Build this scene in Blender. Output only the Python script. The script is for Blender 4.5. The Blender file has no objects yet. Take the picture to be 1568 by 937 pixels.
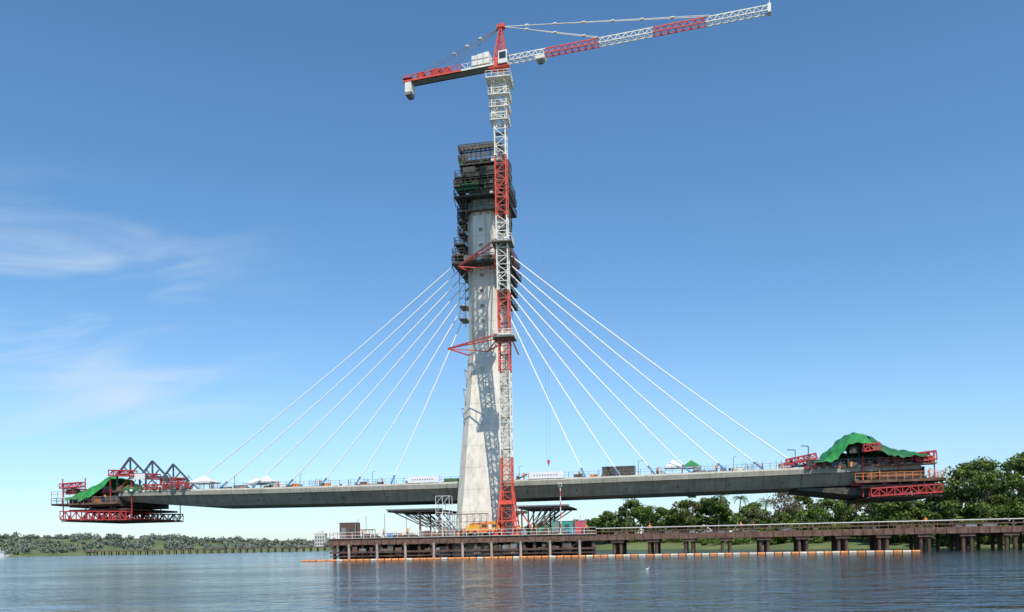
import bpy, math, random
import numpy as np
from mathutils import Matrix, Vector
random.seed(7); rng=np.random.default_rng(7)
scene=bpy.context.scene
R=math.radians

# ---------------------------------------------------------------- materials
def mat(name,c,rough=0.7,metal=0.0,var=0.25,scale=1.5,c2=None,bump=0.0,spec=0.4,stretch=(1,1,1)):
    m=bpy.data.materials.new(name); m.use_nodes=True
    nt=m.node_tree; N=nt.nodes; L=nt.links
    b=N['Principled BSDF']
    b.inputs['Roughness'].default_value=rough; b.inputs['Metallic'].default_value=metal
    b.inputs['Specular IOR Level'].default_value=spec
    tc=N.new('ShaderNodeTexCoord'); mp=N.new('ShaderNodeMapping'); mp.inputs['Scale'].default_value=stretch
    L.new(tc.outputs['Object'],mp.inputs['Vector'])
    n=N.new('ShaderNodeTexNoise'); n.inputs['Scale'].default_value=scale; n.inputs['Detail'].default_value=6; n.inputs['Roughness'].default_value=0.65
    L.new(mp.outputs[0],n.inputs['Vector'])
    r=N.new('ShaderNodeValToRGB'); r.color_ramp.elements[0].position=0.3; r.color_ramp.elements[1].position=0.7
    if c2 is None: c2=tuple(min(1,x*(1+var)) for x in c)
    r.color_ramp.elements[0].color=(*[x*(1-var) for x in c],1); r.color_ramp.elements[1].color=(*c2,1)
    L.new(n.outputs['Fac'],r.inputs['Fac']); L.new(r.outputs[0],b.inputs['Base Color'])
    if bump:
        bp=N.new('ShaderNodeBump'); bp.inputs['Strength'].default_value=bump; bp.inputs['Distance'].default_value=0.1
        L.new(n.outputs['Fac'],bp.inputs['Height']); L.new(bp.outputs[0],b.inputs['Normal'])
    return m

def joints(m,axis,period,width,dark=0.6,streak=None,sc=(.62,.58,.5),amt=.75):
    nt=m.node_tree; N=nt.nodes; L=nt.links; b=N['Principled BSDF']
    src=b.inputs['Base Color'].links[0].from_socket
    tc=N.new('ShaderNodeTexCoord'); sx=N.new('ShaderNodeSeparateXYZ'); L.new(tc.outputs['Object'],sx.inputs[0])
    a=N.new('ShaderNodeMath'); a.operation='MODULO'
    ad=N.new('ShaderNodeMath'); ad.operation='ADD'; ad.inputs[1].default_value=period*100
    L.new(sx.outputs[axis],ad.inputs[0]); L.new(ad.outputs[0],a.inputs[0]); a.inputs[1].default_value=period
    lt=N.new('ShaderNodeMath'); lt.operation='LESS_THAN'; lt.inputs[1].default_value=width; L.new(a.outputs[0],lt.inputs[0])
    mx=N.new('ShaderNodeMix'); mx.data_type='RGBA'; mx.blend_type='MULTIPLY'; mx.inputs['B'].default_value=(dark,dark,dark,1)
    L.new(lt.outputs[0],mx.inputs['Factor']); L.new(src,mx.inputs['A']); out=mx.outputs['Result']
    if streak:   # rain streaks and blotches
        for st,lo,hi,am in ((streak,.48,.7,amt),((.35,.35,.12),.5,.72,amt*.7)):
            mp=N.new('ShaderNodeMapping'); mp.inputs['Scale'].default_value=st; L.new(tc.outputs['Object'],mp.inputs[0])
            n=N.new('ShaderNodeTexNoise'); n.inputs['Scale'].default_value=1; n.inputs['Detail'].default_value=5; n.inputs['Roughness'].default_value=.6; L.new(mp.outputs[0],n.inputs['Vector'])
            mr=N.new('ShaderNodeMapRange'); mr.inputs[1].default_value=lo; mr.inputs[2].default_value=hi; mr.inputs[4].default_value=am; L.new(n.outputs[0],mr.inputs[0])
            m2=N.new('ShaderNodeMix'); m2.data_type='RGBA'; m2.blend_type='MULTIPLY'; m2.inputs['B'].default_value=(*sc,1)
            L.new(mr.outputs[0],m2.inputs['Factor']); L.new(out,m2.inputs['A']); out=m2.outputs['Result']
    L.new(out,b.inputs['Base Color'])
    return m

CONC=joints(mat('concrete_pale',(0.70,0.65,0.55),0.85,var=0.12,scale=0.35,bump=0.12,stretch=(2.2,2.2,0.5)),2,4.2,0.12,0.78,(1.7,1.7,.07),(.62,.60,.54),.6)
CONCD=joints(mat('concrete_deck',(0.31,0.305,0.25),0.85,var=0.2,scale=0.5,bump=0.1,stretch=(0.5,1,2)),0,6.5,0.12,0.6,(1.6,.3,.15),(.6,.58,.53),.7)
CONCG=mat('concrete_damp_green',(0.26,0.30,0.24),0.9,var=0.3,scale=0.8)
RED=mat('red_paint',(0.46,0.05,0.05),0.6,var=0.3,scale=1.2)
CRED=mat('crane_red_paint',(0.68,0.10,0.06),0.5,var=0.2,scale=1)
WHITE=mat('white_paint',(0.78,0.77,0.72),0.5,var=0.1,scale=2)
CREAM=mat('crane_white_paint',(0.78,0.75,0.66),0.5,var=0.16,scale=0.8)
BLACK=mat('dark_formwork',(0.055,0.055,0.045),0.8,var=0.4,scale=1.5,c2=(0.12,0.11,0.09))
PLY=mat('plywood_formwork',(0.13,0.12,0.10),0.85,var=0.5,scale=1.0)
STEEL=mat('grey_steel',(0.24,0.24,0.24),0.55,0.2,var=0.2)
TEAL=mat('slate_steel',(0.075,0.10,0.115),0.6,var=0.35)
BLUE=mat('blue_anchor_paint',(0.10,0.30,0.55),0.4,var=0.15)
RUST=mat('rusty_steel',(0.14,0.075,0.05),0.85,var=0.45,scale=0.9,c2=(0.24,0.14,0.10))
RUSTD=mat('rusty_pile',(0.085,0.05,0.038),0.85,var=0.4,scale=0.8,c2=(0.16,0.10,0.075))
PILEL=mat('pile_casing_pale',(0.42,0.33,0.27),0.8,var=0.3,scale=1.2)
TIMB=mat('timber_deck',(0.22,0.17,0.12),0.85,var=0.3,scale=3,stretch=(1,6,1))
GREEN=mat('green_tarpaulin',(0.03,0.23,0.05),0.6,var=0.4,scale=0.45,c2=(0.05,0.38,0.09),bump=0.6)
GREENM=mat('green_tarpaulin_shaded',(0.015,0.11,0.04),0.65,var=0.4,scale=0.45,c2=(0.03,0.18,0.06),bump=0.6)  # same green tarpaulin, shade on the cover's right side put into the colour
GREEND=mat('dark_green_net',(0.015,0.12,0.04),0.8,var=0.4,scale=0.7)
ORANGE=mat('orange_paint',(0.75,0.24,0.04),0.5,var=0.15)
YEL=mat('yellow_paint',(0.75,0.40,0.03),0.5,var=0.15)
FABW=mat('white_canvas',(0.80,0.80,0.78),0.8,var=0.06)
JADE=mat('jade_sheet',(0.05,0.33,0.23),0.6,var=0.2)
PINK=mat('faded_red_sheet',(0.55,0.10,0.12),0.6,var=0.2)
BROWN=mat('brown_cladding',(0.13,0.07,0.055),0.7,var=0.3)
RUBBER=mat('rubber',(0.03,0.03,0.03),0.85)
GLASS=mat('dark_glass',(0.03,0.045,0.06),0.1,var=0.1,spec=0.7)
BARK=mat('bark',(0.13,0.10,0.075),0.9,var=0.35,scale=4)
SKIN=mat('skin',(0.13,0.07,0.045),0.6,var=0.1)
VEST=mat('hi_vis_vest',(0.85,0.22,0.03),0.7,var=0.1)
JEAN=mat('work_trousers',(0.05,0.07,0.13),0.85,var=0.2)
HELM=mat('helmet_yellow',(0.8,0.6,0.05),0.35,var=0.05)
CABLE=mat('white_stay_duct',(0.88,0.88,0.86),0.4,var=0.04)
BOOMO=mat('orange_float',(0.78,0.30,0.10),0.6,var=0.25)
BOOMW=mat('pale_float',(0.70,0.62,0.50),0.6,var=0.2)
WALLP=mat('pale_plaster',(0.62,0.60,0.56),0.8,var=0.1)
def leafmat(name,c,c2):
    m=mat(name,c,0.6,var=0.3,scale=0.35,c2=c2,spec=0.3)
    nt=m.node_tree; b=nt.nodes['Principled BSDF']; out=nt.nodes['Material Output']
    t=nt.nodes.new('ShaderNodeBsdfTranslucent')
    nt.links.new(b.inputs['Base Color'].links[0].from_socket,t.inputs['Color'])
    mx=nt.nodes.new('ShaderNodeMixShader'); mx.inputs[0].default_value=0.35
    nt.links.new(b.outputs[0],mx.inputs[1]); nt.links.new(t.outputs[0],mx.inputs[2]); nt.links.new(mx.outputs[0],out.inputs['Surface'])
    return m
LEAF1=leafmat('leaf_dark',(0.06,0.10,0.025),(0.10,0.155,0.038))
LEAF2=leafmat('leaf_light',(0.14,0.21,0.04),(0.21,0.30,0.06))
LEAF2b=leafmat('leaf_yellowish',(0.18,0.21,0.045),(0.28,0.29,0.07))
LEAF3=leafmat('leaf_dry',(0.20,0.18,0.11),(0.30,0.26,0.17))
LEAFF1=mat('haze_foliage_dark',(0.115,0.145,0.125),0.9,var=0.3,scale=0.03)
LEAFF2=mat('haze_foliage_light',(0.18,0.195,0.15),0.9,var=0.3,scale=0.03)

# ---------------------------------------------------------------- builder
class B:
    def __init__(s,M=None): s.v=[];s.f=[];s.m=[];s.mats=[];s.M=M
    def mi(s,m):
        if m not in s.mats: s.mats.append(m)
        return s.mats.index(m)
    def add(s,vs,fs,m):
        o=len(s.v); s.v.extend([tuple(v) for v in vs]); k=s.mi(m)
        for f in fs: s.f.append(tuple(i+o for i in f)); s.m.append(k)
    def box(s,a,b,m,rz=0):
        (x0,y0,z0),(x1,y1,z1)=a,b
        vs=[(x0,y0,z0),(x1,y0,z0),(x1,y1,z0),(x0,y1,z0),(x0,y0,z1),(x1,y0,z1),(x1,y1,z1),(x0,y1,z1)]
        if rz:
            cx,cy=(x0+x1)/2,(y0+y1)/2; c,n=math.cos(rz),math.sin(rz)
            vs=[(cx+(x-cx)*c-(y-cy)*n,cy+(x-cx)*n+(y-cy)*c,z) for x,y,z in vs]
        s.add(vs,[(0,3,2,1),(4,5,6,7),(0,1,5,4),(1,2,6,5),(2,3,7,6),(3,0,4,7)],m)
    def tube(s,p,q,r,m,n=4,r2=None,cap=True):
        p=Vector(p);q=Vector(q);d=q-p
        if d.length<1e-5: return
        if r2 is None:r2=r
        d.normalize(); u=d.cross(Vector((0,0,1)) if abs(d.z)<0.95 else Vector((0,1,0))).normalized(); w=d.cross(u)
        vs=[]
        for c,rr in((p,r),(q,r2)):
            for i in range(n):
                a=2*math.pi*(i+0.5)/n; vs.append(c+(u*math.cos(a)+w*math.sin(a))*rr)
        fs=[(i,(i+1)%n,n+(i+1)%n,n+i) for i in range(n)]
        if cap: fs+= [tuple(range(n-1,-1,-1)),tuple(range(n,2*n))]
        s.add(vs,fs,m)
    def beam(s,p,q,w,m): s.tube(p,q,w*0.7071,m,4)
    def loft(s,rings,m,cap=True):
        n=len(rings[0]); vs=[v for r in rings for v in r]; fs=[]
        for k in range(len(rings)-1):
            for i in range(n):
                a=k*n+i;b=k*n+(i+1)%n; fs.append((a,b,b+n,a+n))
        if cap: fs+=[tuple(range(n-1,-1,-1)),tuple(range((len(rings)-1)*n,len(rings)*n))]
        s.add(vs,fs,m)
    def rail(s,pts,h,m,step=2.0,w=0.06,rails=(0.55,1.0)):
        for a,b in zip(pts[:-1],pts[1:]):
            a=Vector(a);b=Vector(b);L=(b-a).length;n=max(1,int(L/step))
            for i in range(n+1):
                p=a.lerp(b,i/n); s.beam(p,p+Vector((0,0,h)),w,m)
            for r in rails: s.beam(a+Vector((0,0,h*r)),b+Vector((0,0,h*r)),w,m)
    def lattice(s,p,q,w,n,m,cw=0.2,dw=0.11,h=None):
        p=Vector(p);q=Vector(q);d=(q-p).normalized()
        if abs(d.z)>0.9: u=Vector((1,0,0));v=Vector((0,1,0))
        else: v=Vector((0,0,1));u=d.cross(v).normalized();v=u.cross(d)
        h=h or w
        c=[u*(w/2*a)+v*(h/2*b) for a,b in((-1,-1),(1,-1),(1,1),(-1,1))]
        for k in c: s.beam(p+k,q+k,cw,m)
        for i in range(n):
            a=p.lerp(q,i/n); b=p.lerp(q,(i+1)/n)
            for j in range(4):
                k1,k2=c[j],c[(j+1)%4]
                s.beam(a+k1,a+k2,dw,m)
                if (i+j)%2: s.beam(a+k1,b+k2,dw,m)
                else: s.beam(a+k2,b+k1,dw,m)
        for j in range(4): s.beam(q+c[j],q+c[(j+1)%4],dw,m)
    def obj(s,name,parent=None,smooth=False):
        me=bpy.data.meshes.new(name); me.from_pydata(s.v,[],s.f)
        for m in s.mats: me.materials.append(m)
        me.polygons.foreach_set('material_index',s.m)
        if smooth: me.polygons.foreach_set('use_smooth',[True]*len(s.f))
        me.update()
        o=bpy.data.objects.new(name,me); scene.collection.objects.link(o)
        if s.M is not None: o.matrix_world=s.M
        if parent:
            o.parent=parent; o.matrix_parent_inverse=Matrix.Identity(4)
            o.matrix_basis=s.M if s.M is not None else Matrix.Identity(4)
        return o
def empty(name):
    o=bpy.data.objects.new(name,None); scene.collection.objects.link(o); return o
def TR(x,y,z,deg): return Matrix.Translation((x,y,z))@Matrix.Rotation(R(deg),4,'Z')

MB=TR(-6,152,0,-11.3)     # bridge frame: +x along the deck, +y away from the viewer
def zd(s): return 14.25+0.6*(s/75)**2

# ---------------------------------------------------------------- bridge
bridge=empty('cable_stayed_bridge')
b=B(MB)
S=[-78,-72,-66,-61]+[ -58+6*i for i in range(21)]+[66,72,78]
rings=[]
for s_ in S:
    z=zd(s_); dp=3.1
    if s_<-61: dp=3.1-(abs(s_)-61)/17*1.2
    rings.append([(s_,0,z),(s_,0,z-0.85),(s_,0.45,z-0.95),(s_,2.3,z-dp),(s_,15.7,z-dp),(s_,17.5,z-0.95),(s_,18,z-0.85),(s_,18,z)])
b.loft(rings,CONCD)
b.obj('deck',bridge)
b=B(MB)
for a,c in zip(S[:-1],S[1:]):
    for y in (0.05,17.6):
        b.add([(a,y,zd(a)+.002),(c,y,zd(c)+.002),(c,y+.3,zd(c)+.002),(a,y+.3,zd(a)+.002),(a,y,zd(a)+.32),(c,y,zd(c)+.32),(c,y+.3,zd(c)+.32),(a,y+.3,zd(a)+.32)],
          [(0,1,5,4),(4,5,6,7),(2,3,7,6)],CONC)
i=0
s_=-76
while s_<77:
    z=zd(s_)+.3
    if not -4<s_<5: b.beam((s_,0.2,z),(s_,0.2,z+1.1),0.07,RUST if i%3 else ORANGE)
    s2=min(s_+1.9,77)
    if not -5<s_<4:
        for hh in(0.55,1.05): b.beam((s_,0.2,z+hh),(s2,0.2,zd(s2)+.3+hh),0.05,STEEL)
    b.beam((s_,17.8,z),(s_,17.8,z+1.1),0.07,STEEL)
    s_+=1.9;i+=1
for s_ in [random.uniform(-60,62) for _ in range(95)]:
    if -7<s_<6: continue
    w=random.uniform(.3,1.8);h=random.uniform(.3,1.2);y=random.uniform(.8,3)
    b.box((s_,y,zd(s_)),(s_+w,y+.8,zd(s_)+h),random.choice([STEEL,RUST,WHITE,CONC,PLY,ORANGE,TEAL,RUST,STEEL]),rz=random.uniform(-.3,.3))
for s_ in [random.uniform(-60,62) for _ in range(40)]:
    if -7<s_<6: continue
    for j in range(random.randint(2,6)): b.beam((s_+j*.3,1.5,zd(s_)),(s_+j*.3+random.uniform(-.2,.2),1.5,zd(s_)+random.uniform(1.0,2.1)),.05,random.choice([RUST,STEEL]))
for s_ in np.arange(-56,64,9.3): b.tube((s_,1.4,zd(s_)-1.9),(s_,1.0,zd(s_)-2.2),.09,BLACK,6)
b.obj('parapet_and_rails',bridge)

def octa(cx,cy,z,hx,hy,ch):
    return [(cx+a,cy+c,z) for a,c in((-hx+ch,-hy),(hx-ch,-hy),(hx,-hy+ch),(hx,hy-ch),(hx-ch,hy),(-hx+ch,hy),(-hx,hy-ch),(-hx,-hy+ch))]
b=B(MB)
def leg(z0,z1,c0,c1,x0,x1,h0,h1,n=6):
    return [octa(x0+(x1-x0)*t,c0+(c1-c0)*t,z0+(z1-z0)*t,h0+(h1-h0)*t,2.9-.3*t,1.5) for t in [i/n for i in range(n+1)]]
b.loft(leg(1.2,43,-5.4,7.2,0.5,0.5,3.95,3.45),CONC)
b.loft(leg(1.2,43,19.5,11.2,-1.2,0.5,3.5,3.4),CONC)
b.loft([octa(.5,9,z,hx,4.5,1.5) for z,hx in((40.5,3.5),(55,3.42),(66,3.36),(68,3.34))],CONC)
b.loft([octa(.5,9,z,3.2,4.3,1.4) for z in(68,76)],CONCG)
for z in range(46,67,3): b.box((-0.2,4.46,z),(0.6,4.52,z+.6),CONCD)
b.obj('pylon',bridge)
b=B(MB)
b.box((-6,-9.5,-1),(7,24,2.2),CONC); b.box((-4.3,-8.6,2.2),(5.2,-1.5,5.2),CONC)
b.obj('pile_cap',bridge)

# formwork on the pylon head
b=B(MB@Matrix.Translation((0.05,1.35,-2.15))@Matrix.Diagonal((.88,.85,1,1)))
def ringplat(z,x0,x1,y0,y1,m=BLACK,rh=1.1,th=.25,railm=BLACK):
    b.box((x0,y0,z-th),(x1,y1,z),m)
    b.rail([(x0,y0,z),(x1,y0,z),(x1,y1,z),(x0,y1,z),(x0,y0,z)],rh,railm,1.2,.09,(.5,1.0))
    for k in range(7):
        x=x0+(x1-x0)*k/6; b.beam((x,y0,z-.3),(x,y0+1.8,z-1.5),.12,m)
X0,X1,Y0,Y1=-4.2,5.0,2.6,15.4
b.box((-3.6,3.9,77.9),(4.6,14.1,80.3),BLACK)
for k in range(9):
    x=-3.7+k*1.05; b.beam((x,3.6,76.6),(x,3.6,83.2),.2,PLY); b.beam((x,14.4,76.6),(x,14.4,83.2),.2,PLY)
for k in range(8):
    y=3.8+k*1.45; b.beam((-3.9,y,76.6),(-3.9,y,83.2),.2,PLY); b.beam((4.8,y,76.6),(4.8,y,83.2),.2,PLY)
for z in (77.4,78.5,79.6,81.7):
    b.rail([(-4.0,3.5,z-1),(4.9,3.5,z-1),(4.9,14.5,z-1),(-4.0,14.5,z-1),(-4.0,3.5,z-1)],1.0,BLACK,2,.22,(1.0,))
for z,e in ((82.6,.15),(80.6,.2)):
    b.rail([(X0-e,Y0,z-1),(X1+e,Y0,z-1),(X1+e,Y1,z-1),(X0-e,Y1,z-1),(X0-e,Y0,z-1)],1.35,PLY,.9,.16,(.72,1.0))
b.box((-3.9,3.3,82.0),(4.8,3.6,82.9),PLY); b.box((-3.9,14.0,82.0),(4.8,14.6,82.9),PLY)
b.box((-4.2,3.3,81.9),(-3.9,14.6,82.9),PLY)
ringplat(79.2,X0,X1,Y0,Y1); ringplat(76.6,-5.2,5.9,1.9,16.1); ringplat(74.8,-5.4,6.1,1.7,16.3)
ringplat(72.7,-5.4,6.1,1.7,16.3)
for x0,x1 in((-5.3,-3.6),(4.7,6.0)):
    b.box((x0,2.2,74.6),(x1,15.8,76.5),BLACK)
b.box((-4.9,2.2,73.9),(0.6,2.4,75.2),GREEND); b.box((1.4,2.1,73.9),(5.6,2.3,74.7),PLY)
b.box((-3.4,2.3,76.8),(-.6,2.5,78.4),BLACK); b.box((.6,2.3,76.8),(3.8,2.5,78.2),BLACK)
ringplat(70.2,-4.4,5.1,2.7,15.3,PLY)
for x in(-4.3,-3.0,5.0,4.0):
    for y in (2.8,15.2): b.beam((x,y,68.4),(x,y,72.7),.14,BLACK)
for x in (-2.6,-1.2,.2,1.6,3): b.beam((x,4.6,70),(x,4.6,74),.12,GREEND)
for k in range(24):
    x=random.uniform(-4,5); z=random.choice([72.7,74.8,76.6,79.2]); b.box((x,2.6,z),(x+random.uniform(.3,.9),3.3,z+random.uniform(.3,.9)),random.choice([PLY,RUST,STEEL,WHITE,GREEND]))
b.obj('pylon_formwork',bridge)
b=B(MB)
ringplat(57.4,-5.1,6.0,1.8,15.9,BLACK,th=.4)
ringplat(59.3,-5.3,-2.9,3.0,14.6,BLACK); ringplat(61.6,-5.0,-2.9,3.4,14.4,BLACK)
ringplat(59.6,3.9,6.0,3.0,14.6,BLACK)
for z in (50.4,53.0,55.2): ringplat(z,3.9,5.7,4.0,13,BLACK,th=.15)
for z in (64,66.2,68.0): ringplat(z,-4.4,-2.9,4.0,9,BLACK,th=.15)
for z in (64,68): ringplat(z,3.9,5.4,4.0,9,BLACK,th=.15)
for x in(-4.3,5.3):
    for y in(4.2,8.8): b.beam((x,y,46.5),(x,y,69),.11,STEEL)
for z in np.arange(46.5,68,1.5): b.beam((-4.3,4.2,z),(-4.3,8.8,z+1.4),.08,STEEL)
for z in (47,49.5): b.box((-4.6,4.2,z),(-3.0,8,z+.12),STEEL)
b.box((-2.6,1.4,57.4),(-.2,1.7,58.3),PLY); b.box((1.0,1.5,57.4),(3.4,1.7,58.1),RUST)
for z in (29,33,37):
    yc=-5.4+(z-1.2)/41.8*12.6
    b.beam((-3.7,yc-1,z),(-2.6,yc-3,z-3.2),.12,STEEL); b.beam((-3.7,yc-1,z),(-3.7,yc+2,z),.1,STEEL)
b.obj('pylon_access_platforms',bridge)

# stay cables
b=B(MB)
def stay(s0,z0,s1,z1,y0,y1):
    n=16; P=[]
    L=math.hypot(s1-s0,z1-z0)
    for i in range(n+1):
        t=i/n; P.append(Vector((s0+(s1-s0)*t,y0+(y1-y0)*t,z0+(z1-z0)*t-L*0.010*4*t*(1-t))))
    for p,q in zip(P[:-1],P[1:]): b.tube(p,q,.12,CABLE,6,cap=False)
    d=(P[-2]-P[-1]).normalized()
    b.tube(P[-1]-d*1.2,P[-1]+d*.9,.17,BLUE,8); b.tube(P[-1]+d*.9,P[-1]+d*1.2,.22,STEEL,8)
    b.beam(P[-1]-d*.6,P[-1]+Vector((.9 if s1>0 else -.9,0,-.9)),.1,BLUE)
    b.tube(P[0],P[1].lerp(P[0],.75),.2,STEEL,6)
for k in range(7):
    stay(-3.1,60.6-1.75*(6-k),-17.8-7.3*k,zd(-17.8-7.3*k)+1.0,6.5,0.9)
    stay(4.0,60.8-1.75*(6-k),19.9+6.3*k,zd(19.9+6.3*k)+1.0,6.5,0.9)
b.obj('stay_cables',bridge)

# ---------------------------------------------------------------- left form traveller
def sheet(prof_top,prof_low,y0,y1,m,b,nu=40,nv=22,seed=0,p=.55):
    r=np.random.default_rng(seed); ph=r.uniform(0,6.28,8)
    xs=np.linspace(prof_top[0][0],prof_top[-1][0],nu+1)
    T=np.interp(xs,[a for a,_ in prof_top],[c for _,c in prof_top]); Lo=np.interp(xs,[a for a,_ in prof_low],[c for _,c in prof_low])
    vs=[]
    for i,x in enumerate(xs):
        for j in range(nv+1):
            v=j/nv; k=math.sin(math.pi*v)**p if 0<v<1 else 0
            w=.2*math.sin(x*2.3+ph[0]+3*v)+.16*math.sin(x*4.7+ph[1]-9*v)+.1*math.sin(x*1.2+22*v+ph[2])
            vs.append((x+.25*math.sin(8*v+ph[3]+x),y0+(y1-y0)*v+w,Lo[i]+(T[i]-Lo[i])*k+w*.8))
    fs=[(i*(nv+1)+j,(i+1)*(nv+1)+j,(i+1)*(nv+1)+j+1,i*(nv+1)+j+1) for i in range(nu) for j in range(nv)]
    b.add(vs,fs,m)
def aframe(b,s,w,z0,z1,y,m,t=.3,w2=None):
    w2=w2 or w
    b.beam((s-w,y,z0),(s,y,z1),t,m); b.beam((s+w2,y,z0),(s,y,z1),t,m); b.beam((s,y,z0),(s,y,z1),t*.8,m)
    b.beam((s-w,y,z0),(s+w2,y,z0),t*1.2,m)
    b.beam((s-w*.5,y,(z0+z1)/2),(s,y,z0),t*.6,m); b.beam((s+w2*.5,y,(z0+z1)/2),(s,y,z0),t*.6,m)

trav=empty('form_traveler')
b=B(MB)
z0=zd(-75)
for y in (1.2,8.5,16):
    aframe(b,-75.9,3.2,18.6,22.2,y,TEAL,.36,w2=3.6)
    for s_ in(-79.1,-72.3): b.beam((s_,y,z0),(s_,y,18.6),.3,TEAL)
    b.beam((-79.1,y,z0+.3),(-75.9,y,18.2),.16,RED); b.beam((-72.3,y,18.6),(-68.5,y,z0+.4),.24,TEAL); b.beam((-82,y,z0+.3),(-64,y,z0+.3),.3,RED)
b.beam((-75.9,1.2,18.6),(-75.9,16,18.6),.22,TEAL)
b.obj('main_trusses',trav)
b=B(MB)
b.lattice((-80,.2,19.0),(-74.0,.2,18.7),1.1,5,RED,.24,.13); b.lattice((-80,8,19.0),(-74,8,18.6),1.1,5,RED,.22,.13); b.lattice((-79,16,18.6),(-73,16,18.4),1.0,5,RED,.22,.13)
b.lattice((-92,.2,16.6),(-86.5,.2,16.8),.9,5,RED,.22,.12); b.lattice((-92,10,16.6),(-86,10,16.8),.9,5,RED,.2,.12)
b.lattice((-91,.5,15.8),(-91,17,15.8),.9,8,RED,.2,.12)
b.lattice((-71.5,.1,z0+.9),(-61,.1,z0+.9),.9,9,RED,.13,.09)
for s_ in(-91.5,-86,-80,-75): b.beam((s_,0.2,9.6),(s_,0.2,18.2),.16,RED); b.beam((s_,17,9.6),(s_,17,18.2),.16,RED)
for y in (-.6,8,17.6):
    b.lattice((-91.0,y,10.3),(-75.2,y,9.9),1.5,12,RED if y<15 else RUSTD,.22,.13,h=1.7)
for k in range(9):
    s_=-91+k*1.95; b.beam((s_,-1,9.3),(s_,18,9.3),.22,RUSTD if k%2 else RED)
b.box((-91,-1,8.95),(-75.5,18,9.1),RUSTD)
b.box((-90,0,11.1),(-76,17.5,11.5),RUSTD)
b.box((-93.2,-1.2,12.4),(-77.5,.3,12.8),RUST); b.box((-93.2,-1.2,12.4),(-90,18,12.8),RUST)
b.box((-90,.2,12.0),(-77.9,17,14.2),BLACK)
b.rail([(-93.2,-1.2,12.8),(-77.5,-1.2,12.8)],1.2,STEEL,1.3,.08)
b.rail([(-93.2,-1.2,12.8),(-93.2,18,12.8)],1.2,STEEL,1.5,.08)
b.rail([(-93,-1.3,14.2),(-87,-1.3,14.2)],1.1,RED,1.3,.07)
for k in range(70):
    t=random.random(); s_=random.uniform(-92,-62)
    z=(random.choice([12.9,14.9,9.2,11.5]) if s_<-78 else z0+.1)
    b.box((s_,random.uniform(-.9,1.5),z),(s_+random.uniform(.2,1.1),1.9,z+random.uniform(.3,1.4)),random.choice([RED,STEEL,RUST,PLY,ORANGE,TEAL,WHITE,BLACK,BLACK,RUST]),rz=random.uniform(-.4,.4))
for k in range(60):
    s_=random.uniform(-91,-62); z=12.8 if s_<-78 else z0; b.beam((s_,random.uniform(-.5,6),z),(s_+random.uniform(-.8,.8),random.uniform(-.5,6),z+random.uniform(1,3.6)),.08,random.choice([STEEL,RUST,TEAL,RED]))
b.box((-75.0,-.1,17.4),(-71.6,.0,18.6),WHITE); b.box((-75.2,-.15,17.35),(-75.0,.05,18.65),STEEL)
b.obj('platforms_and_girders',trav)
b=B(MB)
sheet([(-89.5,14.2),(-88,15.6),(-85,16.8),(-82,18.6),(-80,18.0)],[(-89.5,13.9),(-86,13.2),(-83,14.2),(-80,16.4)],-1.5,9,GREEN,b,seed=2)
sheet([(-78.6,16.2),(-76,16.6),(-73,16.3)],[(-78.6,15.2),(-73,15.0)],-.3,6,GREEND,b,nu=16,nv=12,seed=3)
b.obj('green_tarpaulin_cover',trav,smooth=True)

# ---------------------------------------------------------------- right form traveller
tr2=empty('form_traveler.001')
b=B(MB); z0=zd(72)
for y in (1.2,8.5,16):
    aframe(b,68.3,6.5,z0+.5,20.2,y,TEAL,.26,w2=9)
    b.beam((57,y,z0+.5),(79,y,z0+.5),.3,TEAL)
b.beam((68.3,1.2,20.2),(68.3,16,20.2),.35,TEAL)
b.lattice((60.2,.3,15.7),(72,.3,15.6),.9,10,TEAL,.15,.1)
b.obj('main_trusses',tr2)
b=B(MB)
b.lattice((56.0,.3,16.0),(61.0,.3,16.9),.9,5,RED,.22,.13); b.lattice((56.0,10,16.0),(61.5,10,16.9),.9,5,RED,.2,.12)
b.beam((59.6,-.4,z0),(59.6,-.4,18.6),.16,TEAL); b.beam((59.6,-.4,18.6),(58.4,-.4,18.7),.14,TEAL); b.beam((57.4,-.4,z0+1),(57.4,-.4,18.0),.16,STEEL); b.beam((57.4,-.4,18.0),(56,-.4,18.1),.14,TEAL)
b.lattice((68.2,-2.4,17.6),(70.8,-2.4,17.9),1.1,3,RED,.22,.14); b.box((66.2,-1.3,17.0),(67.6,-.6,18.1),BLACK)
b.lattice((77.0,-.2,15.9),(80.2,-.2,16.2),1.4,3,RED,.26,.15); b.lattice((78.8,.2,16),(78.8,17,16),1.2,8,RED,.2,.12)
for s_ in(68.5,74.5,80): b.beam((s_,-.3,9.4),(s_,-.3,16.5),.18,RED)
for y in(-1,8,17.6): b.lattice((69.5,y,10.1),(80.8,y,10.5),1.3,9,RED,.22,.13,h=1.3)
b.box((69,-1.4,9.15),(80.8,18,9.35),RUSTD)
b.box((67,-1.6,11.8),(81.4,.3,12.25),RUST); b.box((79,-1.6,11.8),(81.4,18,12.25),RUST); b.box((68,-1.0,10.9),(80.5,17,11.4),RUSTD)
b.box((72,.2,12.2),(78.6,17,14.4),BLACK); b.box((69,-1.0,12.4),(77.5,.1,13.3),RUST)
b.rail([(67,-1.6,12.25),(81.4,-1.6,12.25),(81.4,18,12.25)],1.2,ORANGE,1.3,.07)
b.rail([(71,-1,14.9),(80.2,-1,14.9)],1.1,RED,1.3,.07); b.box((70.5,-1,14.7),(80.2,1.2,14.9),RUST)
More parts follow.
